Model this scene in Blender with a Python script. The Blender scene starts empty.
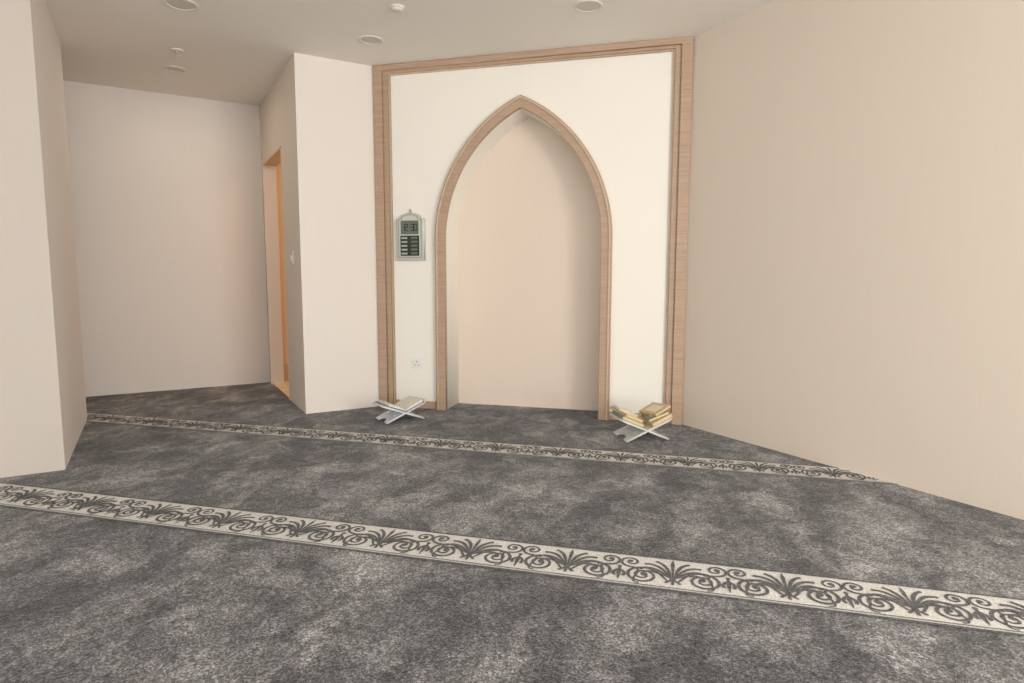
import bpy, bmesh, random
from math import *
from mathutils import Vector, Matrix
random.seed(7)
S=1.1
sc=bpy.context.scene
sc.view_settings.view_transform='Standard'
sc.view_settings.look='None'
COL=sc.collection
H=2.5173*S
YM=4.2906*S

# ------------------------------------------------------------------ materials
def srgb(r,g,b):
    f=lambda c:(c/255/12.92) if c/255<=.04045 else ((c/255+.055)/1.055)**2.4
    return (f(r),f(g),f(b),1)
def base(name,col=(.5,.5,.5,1),rough=.6,metal=0):
    m=bpy.data.materials.new(name); m.use_nodes=True
    b=m.node_tree.nodes['Principled BSDF']
    b.inputs['Base Color'].default_value=col
    b.inputs['Roughness'].default_value=rough
    b.inputs['Metallic'].default_value=metal
    return m,m.node_tree,b
def N(nt,t,**k):
    n=nt.nodes.new(t)
    for a,v in k.items():
        if a in n.inputs.keys(): n.inputs[a].default_value=v
        else: setattr(n,a,v)
    return n
def coords(nt,scale=(1,1,1),rot=(0,0,0)):
    tc=N(nt,'ShaderNodeTexCoord'); mp=N(nt,'ShaderNodeMapping')
    mp.inputs['Scale'].default_value=scale; mp.inputs['Rotation'].default_value=rot
    nt.links.new(tc.outputs['Object'],mp.inputs['Vector'])
    return mp.outputs['Vector']
def ramp(nt,src,stops):
    r=N(nt,'ShaderNodeValToRGB'); e=r.color_ramp.elements
    while len(e)<len(stops): e.new(.5)
    for i,(p,c) in enumerate(stops): e[i].position=p; e[i].color=c
    nt.links.new(src,r.inputs['Fac']); return r.outputs['Color']
def painted(name,rgb,var=.010,rough=.75,bump=.03,vert=True):
    m,nt,b=base(name,srgb(*rgb),rough)
    v=coords(nt,(170,170,2.5) if vert else (90,90,90))
    n=N(nt,'ShaderNodeTexNoise',Scale=1.0,Detail=3.0)
    nt.links.new(v,n.inputs['Vector'])
    c=srgb(*rgb)
    lo=tuple(x*(1-var) for x in c[:3])+(1,); hi=tuple(min(1,x*(1+var)) for x in c[:3])+(1,)
    nt.links.new(ramp(nt,n.outputs['Fac'],[(.3,lo),(.7,hi)]),b.inputs['Base Color'])
    bp=N(nt,'ShaderNodeBump',Strength=bump,Distance=.002)
    nt.links.new(n.outputs['Fac'],bp.inputs['Height']); nt.links.new(bp.outputs['Normal'],b.inputs['Normal'])
    b.inputs['Specular IOR Level'].default_value=.25
    return m
M_wall=painted('wall_fabric_beige',(229,216,201))
M_wallL=painted('wall_fabric_pale',(225,217,209))
M_panelL=painted('wall_fabric_panel',(232,223,213))
M_pier_shade=painted('wall_fabric_pier_shaded',(198,188,177))  # wall fabric with shade put into its colour, offsets window light on pier
M_ivory=painted('panel_ivory',(246,241,230),.006,.7,.02)
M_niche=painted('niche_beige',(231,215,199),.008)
M_ceil=painted('ceiling_paint',(245,239,230),.006,.85,.02,False)
M_side=painted('side_room_wall',(230,200,168),.015)
M_white=base('white_plastic',srgb(238,236,230),.4)[0]
M_inner=base('clock_inner_grey',srgb(205,206,198),.4)[0]
M_trimc=base('downlight_trim',srgb(232,225,215),.5)[0]
M_light=base('downlight_diffuser',srgb(214,206,195),.5)[0]
M_dark=base('dark_hole',srgb(35,32,30),.6)[0]
M_chrome=base('brushed_silver',srgb(200,200,194),.32,.7)[0]
M_face=base('clock_face_pewter',srgb(170,170,160),.4,.4)[0]
M_black=base('display_black',srgb(38,41,40),.25)[0]
M_green=base('display_green',srgb(100,108,94),.3)[0]
M_seg=base('segment_digits',srgb(170,180,165),.4)[0]
M_out=base('window_frame_white',srgb(225,222,215),.5)[0]

def wood():
    m,nt,b=base('light_oak_wood',srgb(186,152,128),.5)
    v=coords(nt,(5,5,120))
    n=N(nt,'ShaderNodeTexNoise',Scale=1.0,Detail=4.0,Distortion=.3)
    nt.links.new(v,n.inputs['Vector'])
    nt.links.new(ramp(nt,n.outputs['Fac'],[(.25,srgb(172,143,118)),(.5,srgb(182,154,129)),(.75,srgb(191,164,140))]),b.inputs['Base Color'])
    return m
M_wood=wood()
def wood2():
    m,nt,b=base('oak_edge',srgb(214,188,166),.5)
    v=coords(nt,(8,8,90)); n=N(nt,'ShaderNodeTexNoise',Scale=1.0,Detail=3.0); nt.links.new(v,n.inputs['Vector'])
    nt.links.new(ramp(nt,n.outputs['Fac'],[(.3,srgb(196,170,146)),(.7,srgb(208,184,160))]),b.inputs['Base Color'])
    return m
M_wood2=wood2()

def carpet():
    m,nt,b=base('plush_grey_carpet',srgb(95,93,97),.95)
    L=nt.links
    tc=N(nt,'ShaderNodeTexCoord')
    warp=N(nt,'ShaderNodeTexNoise',Scale=3.2,Detail=4.0,Roughness=.65); L.new(tc.outputs['Object'],warp.inputs['Vector'])
    vs=N(nt,'ShaderNodeVectorMath',operation='SCALE'); vs.inputs['Scale'].default_value=.4
    L.new(warp.outputs['Color'],vs.inputs[0])
    va=N(nt,'ShaderNodeVectorMath',operation='ADD'); L.new(tc.outputs['Object'],va.inputs[0]); L.new(vs.outputs[0],va.inputs[1])
    def noise(scale,detail,rough,dist,stretch=(1,1,1),rot=0,warped=True):
        mp=N(nt,'ShaderNodeMapping'); mp.inputs['Scale'].default_value=stretch; mp.inputs['Rotation'].default_value=(0,0,rot)
        L.new((va if warped else tc).outputs[0 if warped else 'Object'],mp.inputs['Vector'])
        n=N(nt,'ShaderNodeTexNoise',Scale=scale,Detail=detail,Roughness=rough,Distortion=dist)
        L.new(mp.outputs['Vector'],n.inputs['Vector']); return n.outputs['Fac']
    def math(op,a,bb,clamp=False):
        n=N(nt,'ShaderNodeMath',operation=op); n.use_clamp=clamp
        for i,x in enumerate((a,bb)):
            if hasattr(x,'links'): L.new(x,n.inputs[i])
            else: n.inputs[i].default_value=x
        return n.outputs[0]
    big=noise(1.1,2,.5,.2)
    mid=noise(4.6,7,.70,.2,(1,.62,1),.35)
    sml=noise(22,6,.75,.2,(1,.7,1),-.4)
    grain=noise(60,4,.9,0,warped=False)
    s=math('ADD',math('MULTIPLY',big,.26),math('MULTIPLY',mid,.80))
    s=math('ADD',s,math('MULTIPLY',sml,.30))
    s=math('SUBTRACT',s,.18)
    col=ramp(nt,s,[(.37,srgb(64,63,65)),(.45,srgb(84,83,85)),(.52,srgb(110,109,110)),(.59,srgb(138,137,137)),(.67,srgb(166,164,163))])
    vo=N(nt,'ShaderNodeTexVoronoi',Scale=190.0); L.new(tc.outputs['Object'],vo.inputs['Vector'])
    sp_=N(nt,'ShaderNodeSeparateColor'); L.new(vo.outputs['Color'],sp_.inputs[0])
    tuft=math('POWER',sp_.outputs[0],1.8)
    g=N(nt,'ShaderNodeMapRange'); g.inputs['From Min'].default_value=0; g.inputs['From Max'].default_value=1
    g.inputs['To Min'].default_value=.45; g.inputs['To Max'].default_value=2.1
    L.new(tuft,g.inputs['Value'])
    g2=N(nt,'ShaderNodeMapRange'); g2.inputs['From Min'].default_value=.35; g2.inputs['From Max'].default_value=.65
    g2.inputs['To Min'].default_value=.75; g2.inputs['To Max'].default_value=1.25
    L.new(grain,g2.inputs['Value'])
    gg=math('MULTIPLY',g.outputs[0],g2.outputs[0])
    mx=N(nt,'ShaderNodeMix',data_type='RGBA',blend_type='MULTIPLY'); mx.inputs[0].default_value=1
    L.new(col,mx.inputs[6]); L.new(gg,mx.inputs[7])
    L.new(mx.outputs[2],b.inputs['Base Color'])
    hh=math('ADD',math('MULTIPLY',vo.outputs['Distance'],-.25),math('MULTIPLY',sml,1.6))
    hh=math('ADD',hh,math('MULTIPLY',mid,2.0)); hh=math('ADD',hh,math('MULTIPLY',grain,.6))
    bp=N(nt,'ShaderNodeBump',Strength=.8,Distance=.009); L.new(hh,bp.inputs['Height']); L.new(bp.outputs['Normal'],b.inputs['Normal'])
    b.inputs['Sheen Weight'].default_value=.28; b.inputs['Sheen Roughness'].default_value=.35
    b.inputs['Specular IOR Level'].default_value=.1
    return m
M_carpet=carpet()
def fleck(name,lo,hi,sc_=300,rough=.95):
    m,nt,b=base(name,srgb(*lo),rough)
    v=coords(nt,(sc_,sc_,sc_)); n=N(nt,'ShaderNodeTexNoise',Scale=1.0,Detail=2.0); nt.links.new(v,n.inputs['Vector'])
    nt.links.new(ramp(nt,n.outputs['Fac'],[(.35,srgb(*lo)),(.65,srgb(*hi))]),b.inputs['Base Color'])
    bp=N(nt,'ShaderNodeBump',Strength=.4,Distance=.003); nt.links.new(n.outputs['Fac'],bp.inputs['Height']); nt.links.new(bp.outputs['Normal'],b.inputs['Normal'])
    b.inputs['Specular IOR Level'].default_value=.1
    return m
M_band=fleck('border_cream_pile',(198,196,191),(230,228,223),150)
M_scroll=fleck('border_grey_pile',(80,80,82),(124,123,124),150)
M_tile=fleck('side_room_tile',(225,205,170),(238,220,190),6,.25)
M_stand=base('stand_white_lacquer',srgb(216,216,222),.35)[0]
M_standk=base('stand_grey_lacquer',srgb(208,208,202),.4)[0]
M_page=fleck('page_paper',(226,214,186),(240,230,206),120,.8)
M_pagew=fleck('page_paper_white',(206,202,192),(240,236,226),160,.8)
M_pedge=fleck('page_edges_gilt',(206,180,136),(232,212,170),400,.6)
M_cov1=base('book_cover_tan',srgb(205,176,140),.5)[0]
M_cov2=base('book_cover_sage',srgb(130,145,120),.5)[0]
M_cov3=base('book_cover_white',srgb(225,224,228),.45)[0]
M_cov4=base('book_cover_slate',srgb(120,120,130),.45)[0]

# ------------------------------------------------------------------ mesh helpers
def mesh(name,verts,faces,mat,parent=None,mats=None,fm=None,smooth=False):
    me=bpy.data.meshes.new(name); me.from_pydata([tuple(v) for v in verts],[],faces); me.validate()
    bm=bmesh.new(); bm.from_mesh(me); bmesh.ops.recalc_face_normals(bm,faces=bm.faces); bm.to_mesh(me); bm.free()
    for mm in (mats or [mat]): me.materials.append(mm)
    if fm:
        for p,i in zip(me.polygons,fm): p.material_index=i
    if smooth:
        for p in me.polygons: p.use_smooth=True
    o=bpy.data.objects.new(name,me); COL.objects.link(o)
    if parent: o.parent=parent
    return o
def prism(name,quad,z0,z1,mat,parent=None):
    n=len(quad)
    v=[(x,y,z0) for x,y in quad]+[(x,y,z1) for x,y in quad]
    f=[tuple(range(n))[::-1],tuple(range(n,2*n))]+[(i,(i+1)%n,n+(i+1)%n,n+i) for i in range(n)]
    return mesh(name,v,f,mat,parent)
def shape(name,loops,depth,mat,mw=Matrix(),parent=None,bevel=0):
    """closed 2D loops (x,y) filled, thickness depth centred on local z=0"""
    cu=bpy.data.curves.new(name,'CURVE'); cu.dimensions='2D'; cu.fill_mode='BOTH'; cu.extrude=depth/2-bevel; cu.bevel_depth=bevel; cu.offset=-bevel
    for lp in loops:
        sp=cu.splines.new('POLY'); sp.points.add(len(lp)-1); sp.use_cyclic_u=True
        for p,(x,y) in zip(sp.points,lp): p.co=(x,y,0,1)
    o=bpy.data.objects.new(name+'_c',cu); COL.objects.link(o)
    dg=bpy.context.evaluated_depsgraph_get(); me=bpy.data.meshes.new_from_object(o.evaluated_get(dg))
    bpy.data.objects.remove(o)
    me.transform(mw); me.name=name; me.materials.clear(); me.materials.append(mat)
    ob=bpy.data.objects.new(name,me); COL.objects.link(ob)
    if parent: ob.parent=parent
    return ob
def empty(name,loc=(0,0,0),rz=0):
    e=bpy.data.objects.new(name,None); e.location=loc; e.rotation_euler=(0,0,rz); e.empty_display_size=.1; COL.objects.link(e); return e
def box(name,c,s,mat,parent=None,bev=0,rot=None):
    bm=bmesh.new(); bmesh.ops.create_cube(bm,size=1)
    bmesh.ops.scale(bm,vec=s,verts=bm.verts)
    if bev: bmesh.ops.bevel(bm,geom=bm.edges[:],offset=bev,segments=2,affect='EDGES')
    if rot: bm.transform(rot)
    bmesh.ops.translate(bm,vec=c,verts=bm.verts)
    me=bpy.data.meshes.new(name); bm.to_mesh(me); bm.free(); me.materials.append(mat)
    o=bpy.data.objects.new(name,me); COL.objects.link(o)
    if parent: o.parent=parent
    return o
def lathe(name,prof,c,mat,parent=None,seg=40):
    v=[];f=[]
    for r,z in prof:
        for i in range(seg):
            a=2*pi*i/seg; v.append((c[0]+r*cos(a),c[1]+r*sin(a),c[2]+z))
    for j in range(len(prof)-1):
        for i in range(seg):
            k=(i+1)%seg; f.append((j*seg+i,j*seg+k,(j+1)*seg+k,(j+1)*seg+i))
    return mesh(name,v,f,mat,parent)

# ------------------------------------------------------------------ room shell
T=.11
def P(x,y): return Vector((x*S,y*S))
R0=P(4.0,.355);R1=P(.0644,4.2906);L1=P(-2.1752,4.2906);P3=P(-2.5712,3.8946);P2=P(-3.6734,4.9968)
Q=P(-5.5,3.17);Q2=P(-4.82,2.49);PF=P(-3.954,3.356);PN=P(-3.021,2.423);B0=P(-5,.444);B1=P(-5,-2.5);B2=P(4,-2.5)
loop=[R0,R1,L1,P3,P2,Q,Q2,PF,PN,B0,B1,B2]
names=['wall_right','wall_qibla','wall_panel_left','wall_corridor','wall_far','wall_alcove_end','wall_alcove_side','wall_pier_side','wall_pier_front','wall_left','wall_back','wall_window']
def nrm(a,b):
    d=(b-a).normalized(); return Vector((d.y,-d.x))
off=[]
n=len(loop)
for i,p in enumerate(loop):
    n1=nrm(loop[i-1],p); n2=nrm(p,loop[(i+1)%n]); off.append(p+(n1+n2)/(1+n1.dot(n2))*T)
def lerp(a,b,t): return a+(b-a)*t
def wall_open(name,a,b,oa,ob,mat,opens):
    V=[];F=[]
    def pc(t0,t1,z0,z1):
        if z1-z0<1e-4 or t1-t0<1e-4: return
        q=[lerp(a,b,t0),lerp(a,b,t1)]
        nn=nrm(a,b)*T
        o1=ob if t1==1 else q[1]+nn; o0=oa if t0==0 else q[0]+nn
        k=len(V); pts=[q[0],q[1],o1,o0]
        V.extend([(p.x,p.y,z0) for p in pts]+[(p.x,p.y,z1) for p in pts])
        F.extend([(k,k+1,k+2,k+3),(k+4,k+5,k+6,k+7)]+[(k+i,k+(i+1)%4,k+4+(i+1)%4,k+4+i) for i in range(4)])
    t=0
    for (t0,t1,z0,z1) in opens:
        pc(t,t0,0,H); pc(t0,t1,0,z0); pc(t0,t1,z1,H); t=t1
    pc(t,1,0,H)
    return mesh(name,V,F,mat)
lenC=(P2-P3).length
d0=1-(.97*S)/lenC; d1=1-(.085*S)/lenC; DH=2.0*S
WZ0,WZ1=.15,2.6
for i in range(n):
    a,b=loop[i],loop[(i+1)%n]; oa,ob=off[i],off[(i+1)%n]; nm=names[i]
    if nm=='wall_qibla': continue
    mat=M_wall
    if nm in('wall_far','wall_alcove_end','wall_alcove_side','wall_pier_side'): mat=M_wallL
    if nm=='wall_panel_left': mat=M_panelL
    if nm in('wall_pier_front',): mat=M_pier_shade
    ops=[]
    if nm=='wall_corridor': ops=[(d0,d1,0,DH)]
    if nm=='wall_back': ops=[(.08,.34,WZ0,WZ1),(.38,.64,WZ0,WZ1),(.68,.94,WZ0,WZ1)]
    if nm=='wall_window': ops=[(.08,.92,WZ0,WZ1)]
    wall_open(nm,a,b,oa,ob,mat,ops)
Z=.08
xs0,xs1,ys0,ys1=-5.6*S-.3,4*S+.3,-2.5*S-.3,7.2*S
box('floor',((xs0+xs1)/2,(ys0+ys1)/2,-Z/2),(xs1-xs0,ys1-ys0,Z),M_carpet)
box('ceiling',((xs0+xs1)/2,(ys0+ys1)/2,H+Z/2),(xs1-xs0,ys1-ys0,Z),M_ceil)

# ------------------------------------------------------------------ mihrab wall with pointed arch niche
CX=-1.176; HO=.706; ZS=1.387; RISE=1.077
RO=(RISE**2+HO**2)/(2*HO)
def arch(half,ro,foot=0.0,seg=28):
    c=ro-half
    cxl=CX-half+ro; top=acos((cxl-CX)/ro)
    pts=[(CX-half,foot)]
    for i in range(seg+1):
        a=top*i/seg; pts.append((cxl-ro*cos(a),ZS+ro*sin(a)))
    right=[(2*CX-x,z) for x,z in pts[:-1]][::-1]
    return pts+right
FW=.082
outer=arch(HO,RO); inner=arch(HO-FW,RO-FW)
XZ=lambda y:Matrix(((1,0,0,0),(0,0,1,y),(0,1,0,0),(0,0,0,1)))
REC=.03; ND=.27
x0,x1=L1.x,R1.x
pan=[(x0-.02,0),(x0-.02,H),(x1+.02,H),(x1+.02,0)]+inner[::-1]
shape('wall_qibla',[pan],ND,M_ivory,XZ(YM+REC+ND/2))
box('wall_niche_back',(CX,YM+REC+ND+.03,H/2),(1.6,.06,H),M_niche)
arc=empty('mihrab_arch_frame')
shape('moulding',[outer+inner[::-1]],.045,M_wood,XZ(YM+REC-.0228),arc,.004)
o2=arch(HO-.010,RO-.010); i2=arch(HO-.024,RO-.024)
shape('moulding_bead',[o2+i2[::-1]],.010,M_wood2,XZ(YM+REC-.049),arc,.003)
PW=.132
def ring(xa,xb,zt,w,wt): return [(xa,0),(xa,zt),(xb,zt),(xb,0),(xb-w,0),(xb-w,zt-wt),(xa+w,zt-wt),(xa+w,0)]
fr=empty('trim_1')
shape('outer_band',[ring(x0,x1,H-.001,.076,.042)],.055,M_wood,XZ(YM+.002),fr,.004)
shape('inner_band',[ring(x0+.076,x1-.076,H-.043,.044,.022)],.036,M_wood,XZ(YM+.0115),fr,.003)
shape('inner_lip',[ring(x0+.120,x1-.120,H-.065,.012,.010)],.024,M_wood2,XZ(YM+.0175),fr,.003)
box('baseboard_qibla_left',((x0+PW+CX-HO)/2,YM+REC-.008,.03),(CX-HO-x0-PW,.016,.06),M_wood)
box('baseboard_qibla_right',((x1-PW+CX+HO)/2,YM+REC-.008,.03),(x1-PW-CX-HO,.016,.06),M_wood)

# ------------------------------------------------------------------ door lining + side room
uA=(P2-P3).normalized(); nA=nrm(P3,P2)
da=lerp(P3,P2,d0); db=lerp(P3,P2,d1)
dl=empty('door_1')
def quadstrip(nm,p,q,w0,w1,z0,z1,mat,par):
    return prism(nm,[p+nA*w0,q+nA*w0,q+nA*w1,p+nA*w1],z0,z1,mat,par)
quadstrip('jamb_near',da,da+uA*.02,-.004,T+.01,0,DH,M_side,dl)
quadstrip('jamb_far',db-uA*.03,db,-.008,T+.01,0,DH,M_wallL,dl)
quadstrip('head',da,db,-.004,T+.01,DH-.02,DH,M_side,dl)
def AB(a,b): return Vector((a-b,a+b))/2*S
s0=AB(1.3234+.1*1.45,8.62); s1=AB(4.8,8.62); s2=AB(4.8,6.75); s3=AB(1.3234+.1*1.45,6.75)
prism('wall_side_room_near',[s3,s2,s2+Vector((.04,-.04)),s3+Vector((.04,-.04))],0,H,M_side)
prism('wall_side_room_far',[s0,s1,s1+Vector((-.04,.04)),s0+Vector((-.04,.04))],0,H,M_side)
prism('wall_side_room_end',[s1,s2,s2+Vector((.04,.04)),s1+Vector((.04,.04))],0,H,M_side)
prism('baseboard_side_room',[s0,s1,s1+Vector((.012,-.012)),s0+Vector((.012,-.012))],0.006,.18,M_wood2)
prism('floor_side_room',[da+nA*.01,db+nA*.01,s0,s1,s2,s3],0.0,.006,M_tile)

sp=empty('light_switch',(0,0,0))
pc=Vector((-2.766*S,4.089*S))
quadstrip('plate',pc-uA*.035,pc+uA*.035,-.012,-.0005,1.13*S-.05,1.13*S+.05,M_chrome,sp)
quadstrip('rocker',pc-uA*.012,pc+uA*.012,-.018,-.011,1.13*S-.02,1.13*S+.02,M_white,sp)

# ------------------------------------------------------------------ ceiling fittings
def downlight(x,y,r):
    e=empty('ceiling_downlight')
    lathe('trim_ring',[(r,0),(r*.98,-.004),(r*.9,-.006),(r*.8,-.005),(r*.76,0),(r*.7,.0)],(x*S,y*S,H),M_trimc,e)
    lathe('diffuser',[(r*.76,-.002),(r*.5,-.003),(0.0005,-.003)],(x*S,y*S,H),M_light,e)
for x,y,r in ((-2.737,3.068,.1),(-1.953,3.821,.088),(-.525,3.664,.092),(-3.628,3.975,.085),(1.1,1.9,.095),(-1.0,1.0,.095)):
    downlight(x,y,r)
e=empty('ceiling_sprinkler')
lathe('plate',[(.045,0),(.043,-.006),(.03,-.01),(.0005,-.011)],(-3.313*S,3.656*S,H),M_trimc,e,24)
lathe('head',[(.012,-.01),(.012,-.03),(.022,-.032),(.022,-.035),(.0005,-.036)],(-3.313*S,3.656*S,H),M_chrome,e,20)
e=empty('smoke_detector')
lathe('body',[(.045,0),(.045,-.008),(.035,-.014),(.028,-.022),(.0005,-.025)],(-1.576*S,3.407*S,H),M_trimc,e,28)

# ------------------------------------------------------------------ prayer time clock
ck=empty('prayer_time_clock'); kx,kz0,kz1,kw=-2.100,1.225,1.625,.245
yw=YM+REC
hw=kw/2
def clockout(inset):
    w=hw-inset; b=kz0+inset; sh=kz1-.075-inset*.4; pts=[(kx-w,b),(kx-w,sh)]
    pts+=[(kx-w*.98,sh+.010),(kx-w*.80,sh+.016)]
    for i in range(0,9):
        a=pi*(1-i/16)
        pts.append((kx+w*.74*cos(a),sh+.016+(.042-inset*.3)*sin(a)))
    pts[-1]=(kx-.012,sh+.060-inset*.6)
    pts.append((kx,sh+.075-inset*.6))
    return pts+[(2*kx-x,z) for x,z in pts[:-1]][::-1]
shape('case',[clockout(0)],.03,M_chrome,XZ(yw-.016),ck,.004)
shape('case_face',[clockout(.018)],.008,M_face,XZ(yw-.033),ck,.002)
shape('case_inner',[clockout(.030)],.004,M_inner,XZ(yw-.036),ck,.001)
def panel(nm,xa,xb,za,zb,y,mat): return box(nm,((xa+xb)/2,y,(za+zb)/2),(xb-xa,.006,zb-za),mat,ck,.001)
panel('main_display',kx-.078,kx+.078,1.435,1.545,yw-.039,M_green)
panel('lower_display',kx-.082,kx+.082,1.262,1.425,yw-.039,M_black)
for r in range(5):
    z=1.412-r*.031
    panel('label_row_%d'%r,kx-.072,kx-.02,z-.014,z,yw-.0425,M_seg)
    panel('time_row_%d'%r,kx+.012,kx+.068,z-.014,z+.002,yw-.0425,M_green)
SEG={'0':'abcdef','1':'bc','2':'abged','3':'abgcd'}
def digit(ch,x,z,h,y,mat,nm):
    w=h*.5;t=h*.13
    D={'a':(x,z+h/2,w,t),'g':(x,z,w,t),'d':(x,z-h/2,w,t),'f':(x-w/2,z+h/4,t,h/2),'b':(x+w/2,z+h/4,t,h/2),'e':(x-w/2,z-h/4,t,h/2),'c':(x+w/2,z-h/4,t,h/2)}
    for s in SEG[ch]:
        a=D[s]; box(nm+s,(a[0],y,a[1]),(a[2],.002,a[3]),mat,ck)
for i,(c_,dx) in enumerate((('1',-.055),('2',-.028),('3',.022),('0',.052))): digit(c_,kx+dx,1.49,.05,yw-.0425,M_black,'seg%d_'%i)
for sx in (-1,1):
    for z in (1.25,1.30,1.35,1.40,1.45,1.50): box('side_ornament',(kx+sx*.110,yw-.036,z),(.012,.006,.03),M_chrome,ck,.002)
lathe('finial',[(.0005,0),(.006,.003),(.008,.009),(.004,.014),(.0005,.02)],(kx,yw-.02,kz1-.002),M_chrome,ck,16)
so=empty('power_socket')
box('plate',(-2.065,yw-.005,.375),(.088,.010,.088),M_white,so,.003)
box('insert',(-2.065,yw-.012,.375),(.066,.006,.066),M_white,so,.002)
for dx,dz,w,h in ((0,.017,.006,.012),(-.014,-.012,.011,.005),(.014,-.012,.011,.005)): box('hole',(-2.065+dx,yw-.0155,.375+dz),(w,.002,h),M_dark,so)

# ------------------------------------------------------------------ carpet border rows
def border(y0,y1,left,right,phase,nm):
    e=empty(nm)
    zb=.0012
    prism('ground',[(left(y0),y0),(right(y0),y0),(right(y1),y1),(left(y1),y1)],.0002,zb,M_band,e)
    V=[];F=[]
    cnt=[0]
    def nz():                       # every yarn stroke lies on its own level so overlaps stay clean
        cnt[0]=(cnt[0]+1)%60; return .0020+cnt[0]*.00003
    def stroke(pts,ws):
        m=len(pts); k=len(V); zp=nz()
        for i,p in enumerate(pts):
            a=pts[max(i-1,0)]; b=pts[min(i+1,m-1)]
            d=Vector((b[0]-a[0],b[1]-a[1])); d.normalize(); nn=Vector((-d.y,d.x))*ws[i]/2
            for s in (1,-1): V.append([p[0]+s*nn.x,p[1]+s*nn.y,zp])
        for i in range(m-1): F.append((k+2*i,k+2*i+1,k+2*i+3,k+2*i+2))
    def disc(x,y,r):
        k=len(V); zp=nz()
        for i in range(14): V.append([x+r*cos(i*pi/7),y+r*sin(i*pi/7),zp])
        F.append(tuple(range(k,k+14)))
    def bez(p0,p1,p2,p3,m=12):
        return [tuple((1-t)**3*a+3*(1-t)**2*t*b+3*(1-t)*t*t*c+t**3*d for a,b,c,d in zip(p0,p1,p2,p3)) for t in [i/m for i in range(m+1)]]
    def spiral(cx,cy,r0,a0,turns,sgn,w0,lead=None):
        m=int(26*turns)+2; pts=[];ws=[]
        for i in range(m):
            t=i/(m-1); r=r0*((1-t)*.84+.16); a=a0+sgn*2*pi*turns*t
            pts.append((cx+r*cos(a),cy+r*sin(a))); ws.append(w0*(1-.25*t))
        if lead:
            p0,c1_=lead; x,y=pts[0]; tx,ty=-sin(a0)*sgn,cos(a0)*sgn
            L=.6*hypot(x-p0[0],y-p0[1])
            b=bez(p0,c1_,(x-tx*L,y-ty*L),(x,y))[:-1]
            pts=b+pts; ws=[w0*(.6+.4*i/len(b)) for i in range(len(b))]+ws
        stroke(pts,ws); disc(pts[-1][0],pts[-1][1],w0*.95)
    def leaf(bx,by,ang,ln,curl,w):
        pts=[];ws=[]; m=16; x,y,a=bx,by,ang
        for i in range(m):
            t=i/(m-1); pts.append((x,y)); ws.append(w*(.3+.9*sin(pi*min(1,t*.7+.02))**1.3))
            a+=curl*(t**2)/m*3.2; x+=cos(a)*ln/m; y+=sin(a)*ln/m
        stroke(pts,ws); disc(pts[-1][0],pts[-1][1],w*.65)
    PER=.39; lo=y0+.030; hi=y1-.014; hh=hi-lo
    k0=int(floor((left(y0)-phase)/PER))-1; k1=int(ceil((right(y0)-phase)/PER))+1
    for k in range(k0,k1+1):
        X=phase+k*PER; by=lo+hh*.28
        stroke([(X,by),(X,hi-.03),(X,hi)],[.005,.015,.004])
        for s in (-1,1):
            for ang,ln,cu in ((80,.150,-.9),(66,.158,-1.4),(52,.155,-1.9),(38,.140,-2.3)):
                a=radians(ang)
                if s<0: a=pi-a
                leaf(X+s*.004,by,a,ln,cu*s,.0125)
            r=hh*.30; cx_=X+s*.108; cy_=lo+r
            spiral(cx_,cy_,r,pi/2,1.9,-s,.0135,((X+s*.004,by-.010),(X+s*.03,lo+.004)))
            r2=hh*.21; mx=X+s*(PER/2-.040); my=hi-r2
            spiral(mx,my,r2,-pi/2,1.4,s,.0120,((cx_+s*.01,lo-.001),(cx_+s*.075,lo-.004)))
        # little foot palmette under the main one
        for ang in (-90,-50,-130): leaf(X,by-.004,radians(ang),.040,0,.010)
        disc(X,by-.004,.012)
        mX=X+PER/2
        stroke([(mX,lo+hh*.58),(mX,lo+hh*.3),(mX,lo+.006)],[.006,.017,.004])
        for ang,cu in ((-55,-1.2),(-125,1.2)): leaf(mX,lo+hh*.46,radians(ang),.062,cu,.011)
        disc(mX,lo+hh*.54,.009)
    x_a,x_b=left(y0),right(y0)
    nb=int((x_b-x_a)/.2)
    for yy,ww in ((y0-.002,.014),(y0+.017,.005),(y1,.008)):
        stroke([(x_a+(x_b-x_a)*i/nb,yy) for i in range(nb+1)],[ww]*(nb+1))
    V2=[];F2=[]
    for f in F:
        c=sum(V[i][0] for i in f)/len(f); cc=sum(V[i][1] for i in f)/len(f)
        if left(cc)+.01<c<right(cc)-.01:
            k=len(V2); V2+= [V[i] for i in f]; F2.append(tuple(range(k,k+len(f))))
    o=mesh('scroll_pattern',V2,F2,M_scroll,e)
    return e
c1=4.3548*S
border(3.2883*S,3.5025*S,lambda y:y-8.66*S,lambda y:c1-y,.10,'carpet_border')
border(1.9535*S,2.1776*S,lambda y:y-5.44*S,lambda y:c1-y,.02,'carpet_border')

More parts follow.
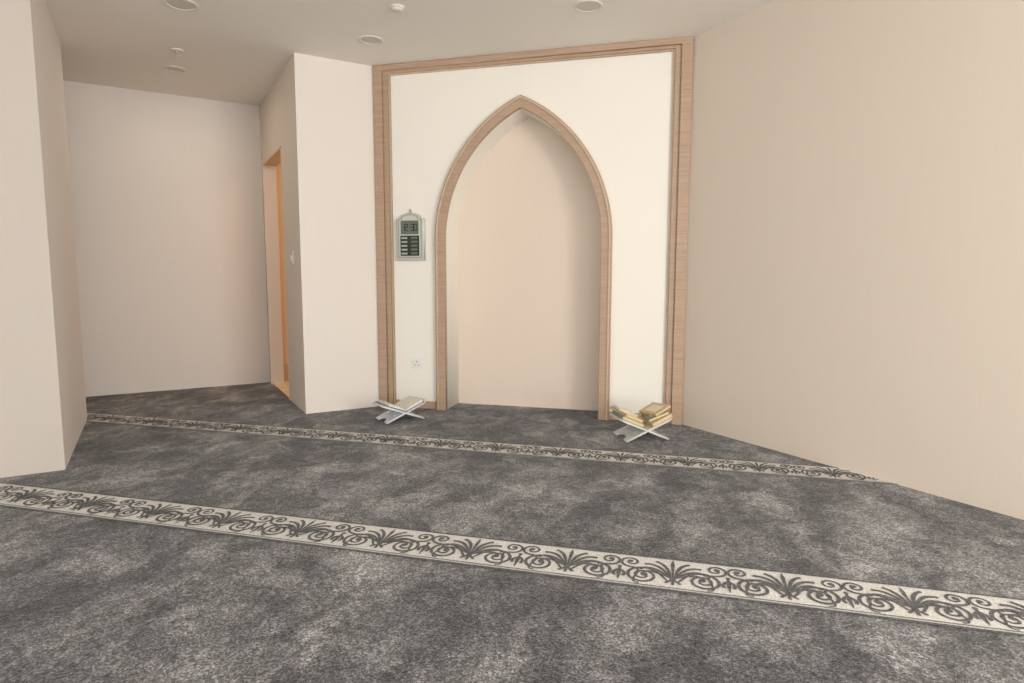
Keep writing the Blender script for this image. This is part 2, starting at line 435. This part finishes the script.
# ------------------------------------------------------------------ quran stands
def board(nm,par,width,l0,l1,tilt,mat,side):
    w=width/2; o=[]
    o+=[(-w,-l0)]
    o+=[(-w*.62,-l0)]
    for i in range(9):
        a=pi-pi*i/8; o.append((w*.55*cos(a),-l0+.04*sin(a)))
    o+=[(w*.62,-l0),(w,-l0)]
    o+=[(w,-.02),(w*.96,0),(w,.02),(w,l1*.82)]
    for i in range(1,9):
        t=i/9; x=w-2*w*t; o.append((x,l1*.86+.022*abs(sin(3*pi*t))+.012*sin(pi*t)))
    o+=[(-w,l1*.82),(-w,.02),(-w*.96,0),(-w,-.02)]
    holes=[]
    for hx in (-w*.55,0,w*.55):
        hy=-l0*.42+ (.014 if hx==0 else 0)
        holes.append([(hx+.012*cos(a),hy+.017*sin(a)) for a in [i*pi/6 for i in range(12)]])
    ct,st=cos(tilt),sin(tilt)
    m=Matrix(((0,side*ct,-side*st,0),(1,0,0,0),(0,st,ct,0),(0,0,0,1)))
    return shape(nm,[o]+holes,.014,mat,m,par,.002)
def book(nm,par,L,W,Tk,M,mat_c):
    o1=box(nm+'_pages',(W/2,0,Tk/2),(W*.96,L*.96,Tk*.8),M_pedge,par)
    o2=box(nm+'_cover_lower',(W/2,0,Tk*.05),(W,L,Tk*.1),mat_c,par,.0008)
    o3=box(nm+'_cover_upper',(W/2,0,Tk*.95),(W,L,Tk*.1),mat_c,par,.0008)
    o4=box(nm+'_spine',(W,0,Tk/2),(Tk*.1,L,Tk),mat_c,par,.0008)
    o5=box(nm+'_label',(W/2,0,Tk*1.005),(W*.6,L*.6,Tk*.03),M_page,par)
    for o in (o1,o2,o3,o4,o5): o.data.transform(M)
def slope(side,tilt,up,off_,z0,yoff=0,rot=0):
    ct,st=cos(tilt),sin(tilt)
    R=Matrix(((ct,0,-st,0),(0,1,0,0),(st,0,ct,0),(0,0,0,1)))
    if side<0: R=Matrix(((-ct,0,st,0),(0,1,0,0),(st,0,ct,0),(0,0,0,1)))
    return Matrix.Translation((0,yoff,z0))@R@Matrix.Translation((up,0,off_))@Matrix.Rotation(rot,4,'Z')
def page_leaf(nm,par,side,tilt,z0,W,L,th,mat_c,mat_p):
    m=12;V=[];F=[]
    for j,(ya) in enumerate((-L/2,L/2)):
        for i in range(m+1):
            t=i/m; x=W*t; V.append((x,ya,.004+th*(sin(pi*min(1,t*1.25)*.5)**.6)*(1-.25*t)))
        for i in range(m+1): V.append((W*i/m,ya,.004))
    k=2*(m+1)
    for i in range(m):
        F+=[(i,i+1,k+i+1,k+i),(m+1+i,m+2+i,k+m+2+i,k+m+1+i),(i,i+1,m+2+i,m+1+i),(k+i,k+i+1,k+m+2+i,k+m+1+i)]
    F+=[(m,2*m+1,k+2*m+1,k+m)]
    o=mesh(nm+'_pages',V,F,mat_p,par); o.data.transform(slope(side,tilt,0,.006,z0))
    c=box(nm+'_cover',(W*.53,0,.001),(W*1.08,L*1.07,.006),mat_c,par); c.data.transform(slope(side,tilt,0,.007,z0))
def stand(loc,rz,width,l0,l1,tilt,mat):
    e=empty('quran_stand',loc,rz)
    z0=l0*sin(tilt)+.010
    for s,nm in ((1,'board_right'),(-1,'board_left')):
        b=board(nm,e,width,l0,l1,tilt,mat,s); b.data.transform(Matrix.Translation((0,0,z0)))
    h=lathe('hinge_pin',[(.0005,-width/2),(.007,-width/2),(.007,width/2),(.0005,width/2)],(0,0,0),mat,e,12)
    h.data.transform(Matrix.Translation((0,0,z0))@Matrix.Rotation(pi/2,4,'X'))
    return e,z0
t=radians(23)
e1,z0=stand((-.205,4.24,.002),radians(28),.24,.165,.21,t,M_standk)
for sd,mats,cs in ((-1,(.024,.020,.016),(M_cov2,M_cov1,M_cov3)),(1,(.026,.020,.016),(M_cov1,M_cov2,M_cov1))):
    z=.0085
    for i,(th,cv) in enumerate(zip(mats,cs)):
        book('book_%s%d'%('l' if sd<0 else 'r',i),e1,.225-.014*i,.160-.012*i,th,slope(sd,t,.030+.012*i+z*tan(t),z,z0,(-.012,.018,.0)[i],radians((5,-9,12)[i])),cv); z+=th*1.04
t2=radians(21)
e2,z0=stand((-2.02,4.30,.002),radians(50),.21,.165,.20,t2,M_stand)
for sd in (-1,1): page_leaf('open_book_%s'%('a' if sd<0 else 'b'),e2,sd,t2,z0+.004,.155,.21,.024,M_cov4,M_pagew)

# ------------------------------------------------------------------ windows & lights
def area(nm,loc,rot,sx,sy,pw,col):
    l=bpy.data.lights.new(nm,'AREA'); l.shape='RECTANGLE'; l.size=sx; l.size_y=sy; l.energy=pw; l.color=col
    o=bpy.data.objects.new(nm,l); o.location=loc; o.rotation_euler=rot; COL.objects.link(o); return o
def window(nm,p,q,z0,z1):
    e=empty(nm); d=(q-p).normalized(); nn=nrm(p,q)
    def bar(n_,a,b,za,zb): prism(n_,[a+nn*.03,b+nn*.03,b+nn*.08,a+nn*.08],za,zb,M_out,e)
    L=(q-p).length
    bar('sill',p,q,z0,z0+.05); bar('head',p,q,z1-.05,z1)
    k=max(2,int(round(L/1.0)))
    for i in range(k+1):
        a=p+d*(L-.05)*i/k; bar('mullion_%d'%i,a,a+d*.05,z0+.05,z1-.05)
k=1
for a,b,ops in ((B1,B2,[(.08,.34),(.38,.64),(.68,.94)]),(B2,R0,[(.08,.92)])):
    for t0,t1 in ops:
        window('window_%d'%k,lerp(a,b,t0),lerp(a,b,t1),WZ0,WZ1); k+=1
DAY=(1,.99,.97)
for t0,t1,pw in ((.08,.34,20),(.38,.64,36),(.68,.94,68)):
    c=lerp(B1,B2,(t0+t1)/2); area('daylight_back',(c.x,c.y,1.38),(radians(102),0,0),(t1-t0)*9*S-.1,2.35,pw,DAY)
c=lerp(B2,R0,.5); area('daylight_side',(c.x,c.y,1.38),(radians(106),0,radians(90)),2.6,2.35,305,DAY)
cs=(s0+s1+s2+s3)/4
area('side_room_lamp',(cs.x,cs.y,H-.05),(0,0,0),.8,.8,18,(1,.74,.48))
area('alcove_added_fill',(-3.628*S,3.975*S,H-.012),(0,0,0),.14,.14,3.5,(1,.88,.74))  # added fill below an unlit downlight, warms and brightens the corridor wall
w=bpy.data.worlds.new('sky'); sc.world=w; w.use_nodes=True
w.node_tree.nodes['Background'].inputs[0].default_value=(.9,.95,1,1); w.node_tree.nodes['Background'].inputs[1].default_value=1.5

# ------------------------------------------------------------------ camera
yaw,pit,roll,f=.2573,.1052,.0023,619.5
F=Vector((-sin(yaw)*cos(pit),cos(yaw)*cos(pit),-sin(pit))); R=Vector((cos(yaw),sin(yaw),0)); U=R.cross(F)
R2=R*cos(roll)+U*sin(roll); U2=-R*sin(roll)+U*cos(roll)
cam=bpy.data.cameras.new('camera'); co=bpy.data.objects.new('camera',cam); COL.objects.link(co)
cam.sensor_width=36; cam.lens=f*36/1024; cam.clip_start=.05
m=Matrix((R2,U2,-F)).transposed().to_4x4(); m.translation=(0,0,S); co.matrix_world=m
sc.camera=co
